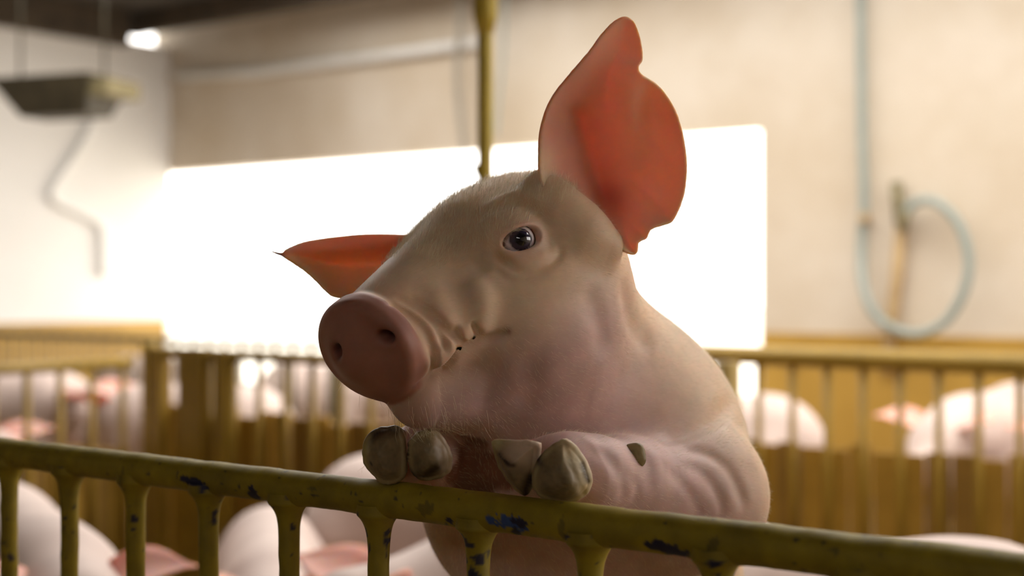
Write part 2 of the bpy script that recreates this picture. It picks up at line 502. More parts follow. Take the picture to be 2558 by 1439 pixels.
# eyes
EYE = pig.hit(1303, 597)
EN_L = pig.grad(EYE[None], 0.004, False)[0]
def mirror(p):
    q = to_head(np.asarray(p)[None])[0]
    return hd(q[0], -q[1], q[2])
EYER = 0.0175
eyes = []
view = (np.array([0, 0, CAMZ]) - EYE); view /= np.linalg.norm(view)
for side in (0, 1):
    n = EN_L * 0.75 + view * 0.45; n /= np.linalg.norm(n)
    c = EYE - n * 0.0135
    if side:
        c = mirror(c); n2 = np.array([n @ -HF, -(n @ HL), n @ HU]); n = n2 @ AX
    gaze = HF + np.array([-1.0, 0, -0.15]) * 0.9
    if side: gaze = np.array([gaze @ -HF, -(gaze @ HL), gaze @ HU]) @ AX
    fwd = gaze - n * (gaze @ n); fwd /= np.linalg.norm(fwd)
    up = np.cross(n, fwd); up *= np.sign(up @ HU)
    eyes.append((c, n, fwd, up))
    A = np.stack([n, fwd, up])
    pig.ell(c + n * 0.004, (0.021, 0.0235, 0.0185), A, k=0.012, mode='add')      # lids over the ball
    pig.ell(c + n * 0.017, (0.020, 0.0225, 0.0118), A, k=0.004, mode='sub')      # opening between them
    pig.ell(c, (EYER + .0006,) * 3, A, k=0.002, mode='sub')

# creases of the skin
G = pig.groove
G(MOUTH, 0.0046, 0.0125)
G(MOUTH[len(MOUTH) // 2 - 2:], 0.0032, 0.0070)
G(pig.line([(1060, 925), (1100, 895), (1125, 868), (1150, 845), (1185, 830)]), 0.010, -0.0065)
G(pig.line([(1120, 935), (1150, 905), (1190, 880), (1240, 865), (1280, 850)]), 0.010, -0.002)
for pts, w, d in [
    ([(962, 752), (1016, 780), (1058, 818), (1078, 862), (1084, 905), (1070, 945)], .0042, .0095),
    ([(985, 742), (1040, 768), (1085, 806), (1107, 850), (1113, 890)], .0042, .0080),
    ([(1020, 742), (1072, 776), (1112, 820), (1136, 852), (1144, 878)], .0045, .0075),
    ([(1130, 815), (1150, 845), (1158, 868)], .004, .007),
    ([(1176, 800), (1192, 830), (1190, 850)], .0042, .0065),
    ([(1175, 690), (1202, 740), (1203, 795), (1180, 845)], .012, -.0065),
    ([(1080, 700), (1105, 770), (1120, 830)], .013, -.0035),
    ([(1175, 575), (1215, 530), (1290, 508), (1350, 530), (1385, 575)], .006, .0042),
    ([(1190, 545), (1240, 500), (1300, 485), (1370, 505)], .009, -.0030),
    ([(1240, 628), (1262, 655), (1300, 677), (1350, 672), (1395, 645), (1402, 610)], .0045, .0045),
    ([(1246, 622), (1270, 640), (1310, 650), (1350, 640), (1372, 610)], .006, -.0022),
    ([(1232, 660), (1270, 695), (1330, 700), (1380, 690)], .006, .0018),
    ([(1205, 590), (1190, 640), (1210, 690)], .008, .0018),
    ([(1310, 870), (1330, 950), (1310, 1040)], .014, .0035),
    ([(1210, 900), (1225, 960), (1200, 1040)], .012, .0030),
    ([(1455, 720), (1500, 800), (1510, 900)], .016, .0040),
    ([(1560, 690), (1580, 800), (1640, 880)], .018, .0050),
    ([(1640, 1105), (1720, 1080), (1790, 1045), (1835, 990)], .010, .0075),
    ([(1670, 1130), (1740, 1125), (1810, 1160), (1850, 1230), (1865, 1290)], .009, .0035),
    ([(1700, 1165), (1752, 1180), (1795, 1235), (1812, 1300)], .008, .0030),
    ([(1650, 1170), (1700, 1200), (1740, 1260), (1750, 1300)], .009, .0022),
    ([(1490, 1110), (1530, 1150), (1555, 1200), (1560, 1270)], .009, .0025),
    ([(1460, 1115), (1500, 1140), (1590, 1210), (1575, 1270)], .008, .0015),
    ([(1590, 1110), (1620, 1160), (1625, 1240)], .010, .0022),
]:
    G(pig.line(pts), w, d)

PH = 0.0027
PV, PF = pig.mesh((-0.32, 1.3, -0.02), (0.95, 2.65, 1.45), PH, 3)
root = empty('pig', (float(RUMP[0]), float(RUMP[1]), 0.0))
tag(root, 'large pale pink pig rearing up with both front trotters hooked over the yellow rail', 'pig')
base = np.array(root.location)
body = mesh_obj('body', PV - base, PF, 'pig_skin', root)
q = to_head(PV); b_, l_, u_ = q[:, 0], q[:, 1], q[:, 2]
SK = np.array([0.79, 0.575, 0.385]); PK = np.array([0.43, 0.195, 0.145]); RD = np.array([0.62, 0.25, 0.21])
n1 = vnoise(PV, 14)[:, None]; n2 = vnoise(PV, 45)[:, None]
col = SK * (0.90 + 0.14 * n1) * (0.96 + 0.08 * n2)
col = col * (1 - 0.10 * n1 * np.array([0.0, 0.6, 0.7]))
jaw_shade = (smoothstep(-u_, 0.02, 0.11) * (1 - smoothstep(b_, 0.20, 0.36)))[:, None] * 0.72  # shade under the jaw, painted into the skin as mauve
col = col * (1 - jaw_shade) + np.array([0.52, 0.32, 0.335]) * (0.85 + 0.3 * n2) * jaw_shade
rr = np.sqrt((l_ / 0.0655) ** 2 + (u_ / 0.0570) ** 2)
wsn = (1 - smoothstep(b_, 0.020, 0.034)) * (1 - smoothstep(rr, 1.08, 1.2))
wmz = (1 - smoothstep(b_, 0.03, 0.10)) * 0.25
inhead = (b_ > -0.05) & (b_ < 0.34)
def mix(c, t, w):
    return c * (1 - w[:, None]) + t * w[:, None]
col = mix(col, PK * (0.9 + 0.2 * n2), np.maximum(wsn, wmz * inhead))
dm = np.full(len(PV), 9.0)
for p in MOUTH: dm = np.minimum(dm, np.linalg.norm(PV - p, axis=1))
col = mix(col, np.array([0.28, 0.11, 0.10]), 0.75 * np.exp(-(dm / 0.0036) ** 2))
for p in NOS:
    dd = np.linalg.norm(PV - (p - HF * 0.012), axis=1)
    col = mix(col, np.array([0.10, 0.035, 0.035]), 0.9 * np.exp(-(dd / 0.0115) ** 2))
for c, n, f, u in eyes:
    dd = np.linalg.norm(PV - c, axis=1)
    col = mix(col, np.array([0.62, 0.36, 0.30]), 0.6 * np.exp(-(np.maximum(dd - 0.02, 0) / 0.010) ** 2))
    di = np.linalg.norm(PV - (c + f * 0.024 - u * 0.010 + n * 0.006), axis=1)
    col = mix(col, np.array([0.45, 0.26, 0.10]), 0.75 * np.exp(-(di / 0.009) ** 2))
st = pig.hit(1190, 1175)                      # dried dirt plus painted-in deep shade on the chest between the trotters
ds = np.linalg.norm((PV - st) * np.array([1.0, 0.6, 0.8]), axis=1) / 0.036 + (vnoise(PV, 60) - 0.5) * 0.7
col = mix(col, np.array([0.17, 0.06, 0.03]) * (0.7 + 0.6 * n2), 0.88 * (1 - smoothstep(ds, 0.75, 1.15)))
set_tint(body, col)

# eyeballs
m, nt, b = nodes('eyeball')
at = N(nt, 'ShaderNodeVertexColor', layer_name='tint')
nt.links.new(at.outputs['Color'], b.inputs['Base Color'])
b.inputs['Roughness'].default_value = 0.06
b.inputs['Coat Weight'].default_value = 1.0
b.inputs['Coat Roughness'].default_value = 0.03
for side, (c, n, f, u) in enumerate(eyes):
    bm = bmesh.new(); bmesh.ops.create_uvsphere(bm, u_segments=48, v_segments=32, radius=EYER)
    me = bpy.data.meshes.new('eyeball'); bm.to_mesh(me); bm.free()
    me.polygons.foreach_set('use_smooth', np.ones(len(me.polygons), dtype=bool))
    me.materials.append(MATS['eyeball'])
    co = np.empty(len(me.vertices) * 3); me.vertices.foreach_get('co', co); co = co.reshape(-1, 3)
    look = n * 1.0 + (view * 0.45 if side == 0 else 0); look /= np.linalg.norm(look)
    ang = np.arccos(np.clip(co @ look / EYER, -1, 1))
    iris = np.array([0.035, 0.03, 0.06]); pup = np.array([0.004, 0.004, 0.008]); scl = np.array([0.80, 0.74, 0.78])
    w1 = smoothstep(ang, 0.72, 0.80)[:, None]; w0 = smoothstep(ang, 0.30, 0.42)[:, None]
    cc = (pup * (1 - w0) + iris * w0) * (1 - w1) + scl * w1
    cor = np.clip(1 - ang / 0.85, 0, 1)
    co = co + look * (0.0022 * cor)[:, None]
    me.vertices.foreach_set('co', co.ravel())
    ob = link('eye', me, root); ob.location = c - base
    set_tint(ob, cc)

# ears: an outline with real depth, cupped, then given its thickness
def ear(outline, depth_fn, name, thick, tint_fn, step=9.0):
    pts = [Vector((x, y)) for x, y in outline]
    P2 = np.array(outline, float)
    x0, y0 = P2.min(0); x1, y1 = P2.max(0)
    A = P2; B = np.roll(P2, -1, 0)
    def edge_dist(p):
        ab = B - A; t = np.clip(((p - A) * ab).sum(1) / (ab * ab).sum(1), 0, 1)
        return np.linalg.norm(p - (A + t[:, None] * ab), axis=1).min()
    def inside(p):
        c = False
        for a, b2 in zip(A, B):
            if (a[1] > p[1]) != (b2[1] > p[1]) and p[0] < (b2[0] - a[0]) * (p[1] - a[1]) / (b2[1] - a[1]) + a[0]:
                c = not c
        return c
    grid = []
    row = 0
    y = y0
    while y < y1:
        x = x0 + (step / 2 if row % 2 else 0)
        while x < x1:
            p = np.array([x, y])
            if inside(p) and edge_dist(p) > step * 0.55: grid.append(Vector((x, y)))
            x += step
        y += step * 0.87; row += 1
    nb = len(pts)
    r = geometry.delaunay_2d_cdt(pts + grid, [(i, (i + 1) % nb) for i in range(nb)], [], 1, 1e-4)
    V2, F = r[0], r[2]
    V = []; T = []
    for v in V2:
        p = np.array([v.x, v.y]); e = edge_dist(p)
        V.append(W(v.x, v.y, depth_fn(v.x, v.y, e)) - base); T.append(tint_fn(v.x, v.y, e))
    ob = mesh_obj(name, V, [tuple(f) for f in F], 'ear_skin', root)
    set_tint(ob, np.array(T))
    so = ob.modifiers.new('thickness', 'SOLIDIFY'); so.thickness = thick; so.offset = 0.0
    sb = ob.modifiers.new('round', 'SUBSURF'); sb.levels = 1; sb.render_levels = 1
    return ob
def dense(pts, per=3):
    q = catmull([np.array([x, y, 0.]) for x, y in pts], per)
    return [(float(a), float(b2)) for a, b2, _ in q]
def gauss(d, w): return math.exp(-(d / w) ** 2)
def seg_d(x, y, a, b2):
    a = np.array(a, float); b2 = np.array(b2, float); p = np.array([x, y], float); ab = b2 - a
    t = min(1, max(0, (p - a) @ ab / (ab @ ab))); return float(np.linalg.norm(p - a - t * ab)), t
# the raised ear
EL = dense([(1400, 540), (1362, 490), (1347, 440), (1345, 385), (1350, 320), (1375, 248), (1422, 186), (1468, 132), (1508, 78), (1540, 48), (1566, 41), (1586, 54)])
EL += dense([(1598, 85), (1606, 125), (1606, 153)], 2)
EL += [(1600, 160), (1595, 166), (1597, 178), (1606, 188)]
EL += dense([(1628, 200), (1655, 224), (1684, 268), (1703, 322), (1714, 385), (1715, 440), (1708, 490), (1692, 532), (1678, 556)], 3)
EL += [(1660, 562), (1636, 568), (1624, 574), (1620, 586), (1617, 597), (1604, 601), (1594, 606), (1594, 620), (1592, 634), (1582, 638)]
EL += dense([(1565, 632), (1540, 618), (1515, 600), (1470, 590), (1430, 570)], 2)
def d_left(x, y, e):
    cup = 0.042 * (1 - math.exp(-e / 70.0)) * (0.35 + 0.65 * smoothstep(y, 60, 380))
    d, t = seg_d(x, y, (1560, 120), (1580, 440))
    cup -= 0.013 * gauss(d, 45) * (1 - abs(2 * t - 1) ** 2)
    d2, _ = seg_d(x, y, (1440, 300), (1515, 530))
    cup += 0.016 * gauss(d2, 38)
    db, _ = seg_d(x, y, (1360, 540), (1470, 615))
    root = 0.060 * gauss(db, 34)
    return 1.494 + 0.00010 * (x - 1345) + cup + root - 0.00005 * (440 - y)
def t_left(x, y, e):
    d2, _ = seg_d(x, y, (1440, 330), (1500, 530))
    w = 0.65 * gauss(d2, 85)
    d3 = math.hypot(x - 1515, y - 500)
    w2 = 0.75 * gauss(d3, 50)
    c = np.array([0.82, 0.55, 0.36]) * (1 - w) + np.array([0.60, 0.20, 0.14]) * w
    lw = 0.55 * (1 - smoothstep(x, 1420, 1580)); c = c * (1 - lw) + np.array([0.64, 0.30, 0.21]) * lw
    c = c * (1 - w2) + np.array([0.40, 0.06, 0.05]) * w2
    d4, _ = seg_d(x, y, (1345, 520), (1347, 410))
    w4 = gauss(d4, 48) * 0.9
    d5, _ = seg_d(x, y, (1370, 500), (1450, 570)); w4 = max(w4, gauss(d5, 62))
    return c * (1 - w4) + SK * 0.97 * w4
ear(EL, d_left, 'ear', 0.0042, t_left)
# the drooping ear on the far side of the head
ER_ = [(672, 627), (678, 626)] + dense([(703, 633), (720, 620), (752, 606), (795, 597), (850, 590), (905, 585), (960, 584), (1010, 586), (1060, 590), (1090, 620)], 3)
ER_ += dense([(1080, 690), (1030, 730), (960, 740), (905, 745), (860, 746), (832, 741), (812, 726), (790, 703), (765, 680), (735, 660), (705, 641), (688, 634)], 3)
def d_right(x, y, e):
    cup = 0.040 * (1 - math.exp(-e / 45.0))
    d, t = seg_d(x, y, (720, 632), (1000, 600))
    top = gauss(d, 26) * 0.018
    return 1.575 + 0.00022 * (x - 700) * 0.55 + cup - top - 0.0002 * (y - 640) * 0.5
def t_right(x, y, e):
    w = gauss(y - 605, 30) * 0.5
    c = np.array([0.80, 0.50, 0.27]) * (1 - w) + np.array([0.70, 0.46, 0.42]) * w
    if x < 708: c = np.array([0.30, 0.25, 0.24])
    return c
ear(ER_, d_right, 'ear', 0.0038, t_right)

# trotters: two claws on each fore foot, sole turned to the viewer
def img(dx, dy, dz):
    """direction: right, down, towards the viewer"""
    return np.array([dx, -dz, -dy], float)
def poly_sd(Q, poly):
    A = np.asarray(poly, float); B = np.roll(A, -1, 0)
    best = np.full(len(Q), 1e9); ins = np.zeros(len(Q), bool)
    for a, b2 in zip(A, B):
        ab = b2 - a; t = np.clip(((Q - a) @ ab) / (ab @ ab), 0, 1)
        best = np.minimum(best, np.linalg.norm(Q - (a + t[:, None] * ab), axis=1))
        c = ((a[1] > Q[:, 1]) != (b2[1] > Q[:, 1])) & (Q[:, 0] < (b2[0] - a[0]) * (Q[:, 1] - a[1]) / (b2[1] - a[1] + 1e-12) + a[0])
        ins ^= c
    return np.where(ins, -best, best)
def claw(name, outline, depth, tilt, thick, ridge=None, taper=0.35, dirt=None, dome=0.006, pale=()):
    out = np.array([(x, y) for x, y, _ in catmull([np.array([x, y, 0.]) for x, y in outline] + [np.array([*outline[0], 0.])], 3)[:-1]])
    mid = out.mean(0); c = W(mid[0], mid[1], depth); k = depth / FPX
    w = img(*tilt); w /= np.linalg.norm(w)
    sx = np.array([1.0, 0, 0]); sx = sx - w * (sx @ w); sx /= np.linalg.norm(sx); sy = np.cross(sx, w); sy *= -np.sign(sy[2])
    poly = (out - mid) * k
    def uvw(P):
        q = P - c; return np.stack([q @ sx, q @ sy], 1), q @ w
    rd = 0.006
    def fn(P):
        Q, h = uvw(P)
        sd = poly_sd(Q, poly) + rd + taper * np.clip(-h - 0.012, 0, 1)
        top = 1.9 * dome * np.clip(1 + sd / 0.024, 0, 1) ** 2
        if ridge is not None:
            rx = (np.array(ridge, float) - mid) * k
            d = rx[1] - rx[0]; nrm = np.array([-d[1], d[0]]); nrm /= np.linalg.norm(nrm)
            if nrm[0] < 0: nrm = -nrm
            sgn = (Q - rx[0]) @ nrm
            top = top + 0.28 * np.clip(sgn, 0, 1) + 0.0022 * np.exp(-(sgn / 0.003) ** 2)
        sl = np.maximum(h + top - 0.5 * dome, -h - thick) + rd
        return np.minimum(np.maximum(sd, sl), 0) + np.sqrt(np.maximum(sd, 0) ** 2 + np.maximum(sl, 0) ** 2) - rd
    S = Sculpt(); R = 0.075
    S.custom(fn, c, R, k=0.004)
    S.detail.append((lambda P: (vnoise(P, 130) - 0.5) * 0.0018 + (vnoise(P, 330) - 0.5) * 0.0007, c, 1.0))
    for a, wd, dp in (dirt or ()):
        S.groove(np.array([W(x, y, depth) + w * 0.002 for x, y in a]), wd, dp)
    V, F = S.mesh(c - R, c + R, 0.0013, 4)
    ob = mesh_obj(name, V - base, F, 'hoof_horn', root)
    Q, h = uvw(V); sd = poly_sd(Q, poly)
    n1 = vnoise(V, 120)[:, None]; n2 = vnoise(V, 320)[:, None]; n3 = vnoise(V, 55)[:, None]
    cl = np.array([0.225, 0.160, 0.075]) * (0.65 + 0.55 * n1) * (0.8 + 0.4 * n2)
    cl = cl * (1 - 0.4 * n3) + np.array([0.25, 0.185, 0.12]) * 0.4 * n3
    rim = np.exp(-((sd + 0.004) / 0.004) ** 2)[:, None] * 0.55
    cl = cl * (1 - rim) + np.array([0.42, 0.32, 0.15]) * rim
    for a, rad, tone in pale:
        for x, y in a:
            d = np.linalg.norm(Q - (np.array([x, y]) - mid) * k, axis=1)
            g = np.exp(-(d / rad) ** 2)[:, None] * 0.75; cl = cl * (1 - g) + np.array(tone) * g
    back = smoothstep(-h, 0.014, 0.026)[:, None]
    cl = cl * (1 - back) + np.array([0.68, 0.51, 0.38]) * back
    for a, wd, dp in (dirt or ()):
        dd = np.full(len(V), 9.0)
        for x, y in catmull([np.array([x, y, 0.]) for x, y in a], 4)[:, :2]:
            dd = np.minimum(dd, np.linalg.norm(Q - (np.array([x, y]) - mid) * k, axis=1))
        g = (np.exp(-(dd / (wd * 1.3)) ** 2) * (0.6 + 0.6 * vnoise(V, 150))).clip(0, 1)[:, None]
        cl = cl * (1 - g) + np.array([0.030, 0.010, 0.006]) * g
    set_tint(ob, cl)
    return ob
claw('hoof', [(1197, 1114), (1215, 1104), (1255, 1103), (1300, 1100), (1338, 1108), (1336, 1165), (1322, 1220), (1302, 1254), (1272, 1244), (1240, 1216), (1216, 1176), (1202, 1140)],
     1.375, (-0.40, 0.10, 0.88), 0.040, None, 0.30, [([(1318, 1195), (1306, 1225), (1300, 1248)], 0.0035, 0.003), ([(1240, 1140), (1265, 1155), (1285, 1160)], 0.0022, 0.0015)], 0.010,
     [([(1300, 1120), (1325, 1130), (1280, 1115)], 0.014, (0.66, 0.47, 0.33)), ([(1215, 1115)], 0.008, (0.62, 0.50, 0.24))])
claw('hoof', [(1400, 1098), (1428, 1110), (1462, 1148), (1481, 1192), (1480, 1228), (1456, 1258), (1415, 1273), (1370, 1269), (1332, 1250), (1320, 1212), (1332, 1164), (1362, 1124)],
     1.356, (-0.12, 0.12, 0.95), 0.045, [(1402, 1105), (1446, 1215)], 0.25, [([(1452, 1165), (1460, 1190), (1468, 1210)], 0.0016, 0.0012), ([(1350, 1125), (1340, 1150), (1345, 1165)], 0.003, 0.0015)], 0.008,
     [([(1440, 1140), (1460, 1180), (1465, 1220)], 0.010, (0.72, 0.60, 0.40)), ([(1415, 1120)], 0.009, (0.70, 0.52, 0.30))])
claw('hoof', [(884, 1138), (890, 1107), (914, 1081), (950, 1066), (985, 1066), (1003, 1086), (1010, 1130), (1009, 1188), (990, 1213), (945, 1219), (912, 1197), (892, 1168)],
     1.466, (-0.25, 0.05, 0.95), 0.042, None, 0.30, [([(925, 1090), (955, 1078), (985, 1080)], 0.0040, 0.002), ([(920, 1160), (922, 1164)], 0.0015, 0.001)], 0.008,
     [([(900, 1125), (895, 1150)], 0.007, (0.42, 0.34, 0.12))])
claw('hoof', [(1015, 1112), (1038, 1086), (1075, 1079), (1106, 1092), (1128, 1124), (1136, 1160), (1127, 1196), (1090, 1213), (1050, 1215), (1022, 1192), (1013, 1150)],
     1.450, (0.05, 0.15, 0.95), 0.042, [(1090, 1075), (1112, 1190)], 0.30, [([(1018, 1185), (1040, 1196), (1070, 1188), (1088, 1170)], 0.0042, 0.0035), ([(1018, 1120), (1016, 1165)], 0.002, 0.001)], 0.008,
     [([(1120, 1140), (1125, 1180), (1105, 1105)], 0.009, (0.55, 0.40, 0.27))])
claw('dewclaw', [(1548, 1112), (1575, 1104), (1598, 1112), (1606, 1140), (1600, 1165), (1580, 1160), (1562, 1140)], 1.457, (-0.35, -0.15, 0.85), 0.030, None, 0.3, None, 0.004)

# pale bristles
def bristles(name, V, F, pick, count, length, width, parent, fwd_fn):
    a = V[F[:, 0]]; b2 = V[F[:, 1]]; c = V[F[:, 2]]
    nn = np.cross(b2 - a, c - a); ar = np.linalg.norm(nn, axis=1); nn = nn / (ar[:, None] + 1e-12)
    w = ar * pick((a + c) / 2)
    i = rng.choice(len(F), count, p=w / w.sum())
    r1, r2 = rng.random((2, count, 1))
    p = a[i] + (b2[i] - a[i]) * r1 + (V[F[i, 3]] - a[i]) * r2
    n = nn[i]
    f = fwd_fn(p); f = f - n * (f * n).sum(1)[:, None]; f /= np.linalg.norm(f, axis=1)[:, None] + 1e-9
    d = n * 0.42 + f + rng.normal(0, 0.22, (count, 3)); d /= np.linalg.norm(d, axis=1)[:, None]
    L = length * (0.5 + rng.random((count, 1)))
    s = np.cross(d, rng.normal(0, 1, (count, 3))); s /= np.linalg.norm(s, axis=1)[:, None]
    wd = width
    mid = p + d * L * 0.55 + n * L * 0.05; tip = p + d * L - n * L * 0.10
    VV = np.stack([p - s * wd - n * .0006, p + s * wd - n * .0006, mid + s * wd * .7, mid - s * wd * .7, tip], 1).reshape(-1, 3)
    o = np.arange(count)[:, None] * 5
    FF = np.concatenate([o + [0, 1, 2], o + [0, 2, 3], o + [3, 2, 4]])
    ob = mesh_obj(name, VV - base, FF, 'bristle', parent, smooth=False)
    ob['kind'] = 'stuff'
    return ob
m, nt, b = nodes('bristle')
b.inputs['Base Color'].default_value = (0.86, 0.74, 0.52, 1)
b.inputs['Roughness'].default_value = 0.45
def pick(P):
    q = to_head(P)
    on_snout = (q[:, 0] < 0.035)
    near_eye = np.minimum(np.linalg.norm(P - eyes[0][0], axis=1), np.linalg.norm(P - eyes[1][0], axis=1)) < 0.024
    vis = (P[:, 2] > 0.80)
    return np.where(on_snout | near_eye | ~vis, 0.0, 1.0) * (1 + 1.5 * (q[:, 2] > 0.03) * (q[:, 0] > .1))
bristles('bristles', PV, PF, pick, 60000, 0.0070, 0.00008, root, lambda p: np.broadcast_to(-HF * 0.6 + np.array([0, 0, -0.45]), p.shape).copy())
def pick2(P):
    d = np.linalg.norm(P - hd(0.04, 0, -0.10), axis=1)
    return np.exp(-(d / 0.035) ** 2)
bristles('chin_whiskers', PV, PF, pick2, 260, 0.022, 0.00013, root, lambda p: np.broadcast_to(HF * 0.3 - HU * 0.8, p.shape).copy())
def pick3(P):
    q = to_head(P)
    return np.exp(-((q[:, 0] - 0.015) / 0.012) ** 2) * (q[:, 1] < 0.01) * (q[:, 2] < 0.0) + 1e-9 * 0
bristles('snout_whiskers', PV, PF, pick3, 40, 0.018, 0.00012, root, lambda p: np.broadcast_to(HF * 0.2 - HU * 0.3 - HL * 0.6, p.shape).copy())
def pick4(P):
    q = to_head(P)
    return (q[:, 2] > 0.035) * (q[:, 0] > 0.10) * (q[:, 0] < 0.33) * 1.0
bristles('crown_bristles', PV, PF, pick4, 9000, 0.013, 0.00013, root, lambda p: np.broadcast_to(-HF * 0.6 + HU * 0.5, p.shape).copy())

# ------------------------------------------------------------------ the near fence of welded yellow pipe
RAIL_N, RAIL_D, RAIL_R = 1.11, 0.225, 0.0192
RAIL_Z = CAMZ - RAIL_D
m, nt, b = nodes('rail_paint')
at = N(nt, 'ShaderNodeVertexColor', layer_name='tint')
col, fac, tc = noise_mix(nt, (0.80, 0.80, 0.80), (1.1, 1.1, 1.1), 38, lo=.3, hi=.7)
mx = N(nt, 'ShaderNodeMix', data_type='RGBA', blend_type='MULTIPLY'); mx.inputs[0].default_value = 1.0
nt.links.new(at.outputs['Color'], mx.inputs[6]); nt.links.new(col, mx.inputs[7])
nt.links.new(mx.outputs[2], b.inputs['Base Color'])
b.inputs['Roughness'].default_value = 0.58
bump(nt, b, fac, 0.35, 0.002)
YEL = np.array([0.34, 0.245, 0.010])
CHIPS = []     # (point, half length, half height, kind)
def rail_at(px, dy=0.0):
    """a point on the visible face of the rail, dy in rail radii from its axis (down is positive)"""
    d = RAIL_D * FPX / (405 + 0.1238 * px)
    p = W(px, 719.5, d); p[2] = RAIL_Z - dy * RAIL_R
    return p - EN * RAIL_R * math.sqrt(max(0, 1 - dy * dy))
for px, dy, ln, ht, kind in ((1305, 0.30, .021, .0075, 'blue'), (1265, 0.22, .010, .004, 'blue'), (1335, 0.16, .009, .004, 'navy'), (1312, 0.75, .006, .006, 'navy'),
                             (525, 0.25, .020, .004, 'navy'), (550, 0.45, .010, .006, 'navy'), (500, 0.1, .008, .004, 'navy'), (668, 0.55, .007, .008, 'navy'), (720, 0.95, .010, .004, 'navy'),
                             (1680, 0.55, .016, .006, 'navy'), (1710, 0.80, .012, .006, 'navy'), (1650, 0.5, .008, .003, 'navy'), (1450, 0.65, .004, .003, 'navy'),
                             (1810, 0.0, .006, .008, 'grime'), (2110, -0.35, .008, .004, 'grime'), (815, -0.25, .006, .002, 'grime'), (1155, 0.55, .005, .003, 'navy'),
                             (1820, 0.9, .010, .004, 'navy'), (350, 0.2, .003, .016, 'grime'), (1440, 0.1, .004, .012, 'grime'), (1100, 0.1, .010, .006, 'grime')):
    CHIPS.append((rail_at(px, dy), ln, ht, kind))
CC = {'blue': np.array([0.035, 0.075, 0.21]), 'navy': np.array([0.015, 0.012, 0.040]), 'grime': np.array([0.09, 0.065, 0.012])}
def paint_tint(Pw):
    n1 = vnoise(Pw, 18)[:, None]; n2 = vnoise(Pw, 90)[:, None]
    c = YEL * (0.80 + 0.25 * n1) * (0.88 + 0.22 * n2)
    g = smoothstep(vnoise(Pw + 3.3, 30), 0.62, 0.85)[:, None] * 0.35
    c = c * (1 - g) + np.array([0.16, 0.115, 0.012]) * g
    sp = smoothstep(vnoise(Pw + 7.7, 150), 0.86, 0.93)[:, None] * 0.8      # pinprick chips
    c = c * (1 - sp) + np.array([0.03, 0.022, 0.02]) * sp
    ch = np.zeros(len(Pw))
    for p, ln, ht, kind in CHIPS:
        d = Pw - p; a = d @ ER; z = d[:, 2]; f = np.abs(d @ EN)
        near = (np.abs(a) < 0.05) & (f < 0.02)
        if not near.any(): continue
        k = np.nonzero(near)[0]
        wob = (vnoise(Pw[k], 260) - 0.5) * 1.1 + (vnoise(Pw[k], 110) - 0.5) * 1.1
        rr = np.sqrt((a[k] / ln) ** 2 + (z[k] / ht) ** 2) + wob
        w = (1 - smoothstep(rr, 0.92, 1.04))
        w = w * (0.6 if kind == 'grime' else 1.0)
        c[k] = c[k] * (1 - w[:, None]) + CC[kind] * w[:, None]
        ch[k] = np.maximum(ch[k], w if kind != 'grime' else 0)
    return c, ch
near_fence = empty('railing', tuple(room(-0.9, RAIL_N, 0)), ROT)
tag(near_fence, 'mustard yellow welded pipe railing with chipped paint that the pig leans on', 'railing')
def local_near(P):
    q = P - np.array(near_fence.location)
    return np.stack([q @ ER, q @ EN, q[:, 2]], 1)
# top rail, lumpy with many coats of paint
L0, L1 = -3.1, 0.45
NL, NS = 1650, 56
s = np.linspace(L0, L1, NL)
ang = np.linspace(0, 2 * math.pi, NS, endpoint=False)
S, Aa = np.meshgrid(s, ang, indexing='ij')
nrm = (np.cos(Aa)[..., None] * EN + np.sin(Aa)[..., None] * np.array([0, 0, 1.0])).reshape(-1, 3)
axis = (ER * S[..., None]).reshape(-1, 3) + EN * RAIL_N + np.array([0, 0, RAIL_Z])
P0 = axis + nrm * RAIL_R
rc, ch = paint_tint(P0)
lump = (vnoise(P0, 35) - 0.5) * 0.0018 + (vnoise(P0, 110) - 0.5) * 0.0006 - 0.0006 * ch
BAL_R = []
bx = -0.688 - 0.109 * 12
while bx < 1.1:
    d = 0
    # points of the rail axis: x = .794 r + .608 n
    BAL_R.append((bx - EN[0] * RAIL_N) / ER[0]); bx += 0.109
BAL_R = [r for r in BAL_R if L0 + 0.03 < r < L1 - 0.03]
for r in BAL_R:                                   # drips of weld under each joint
    a = S.reshape(-1) - r
    lump += 0.0045 * np.exp(-(a / 0.020) ** 2) * np.clip(-nrm[:, 2], 0, 1) ** 1.5
P1 = P0 + nrm * lump[:, None]
idx = np.arange(NL * NS).reshape(NL, NS)
Fq = np.stack([idx[:-1], np.roll(idx, -1, 1)[:-1], np.roll(idx, -1, 1)[1:], idx[1:]], -1).reshape(-1, 4)
ob = mesh_obj('top_rail', local_near(P1), Fq, 'rail_paint', near_fence); set_tint(ob, rc)
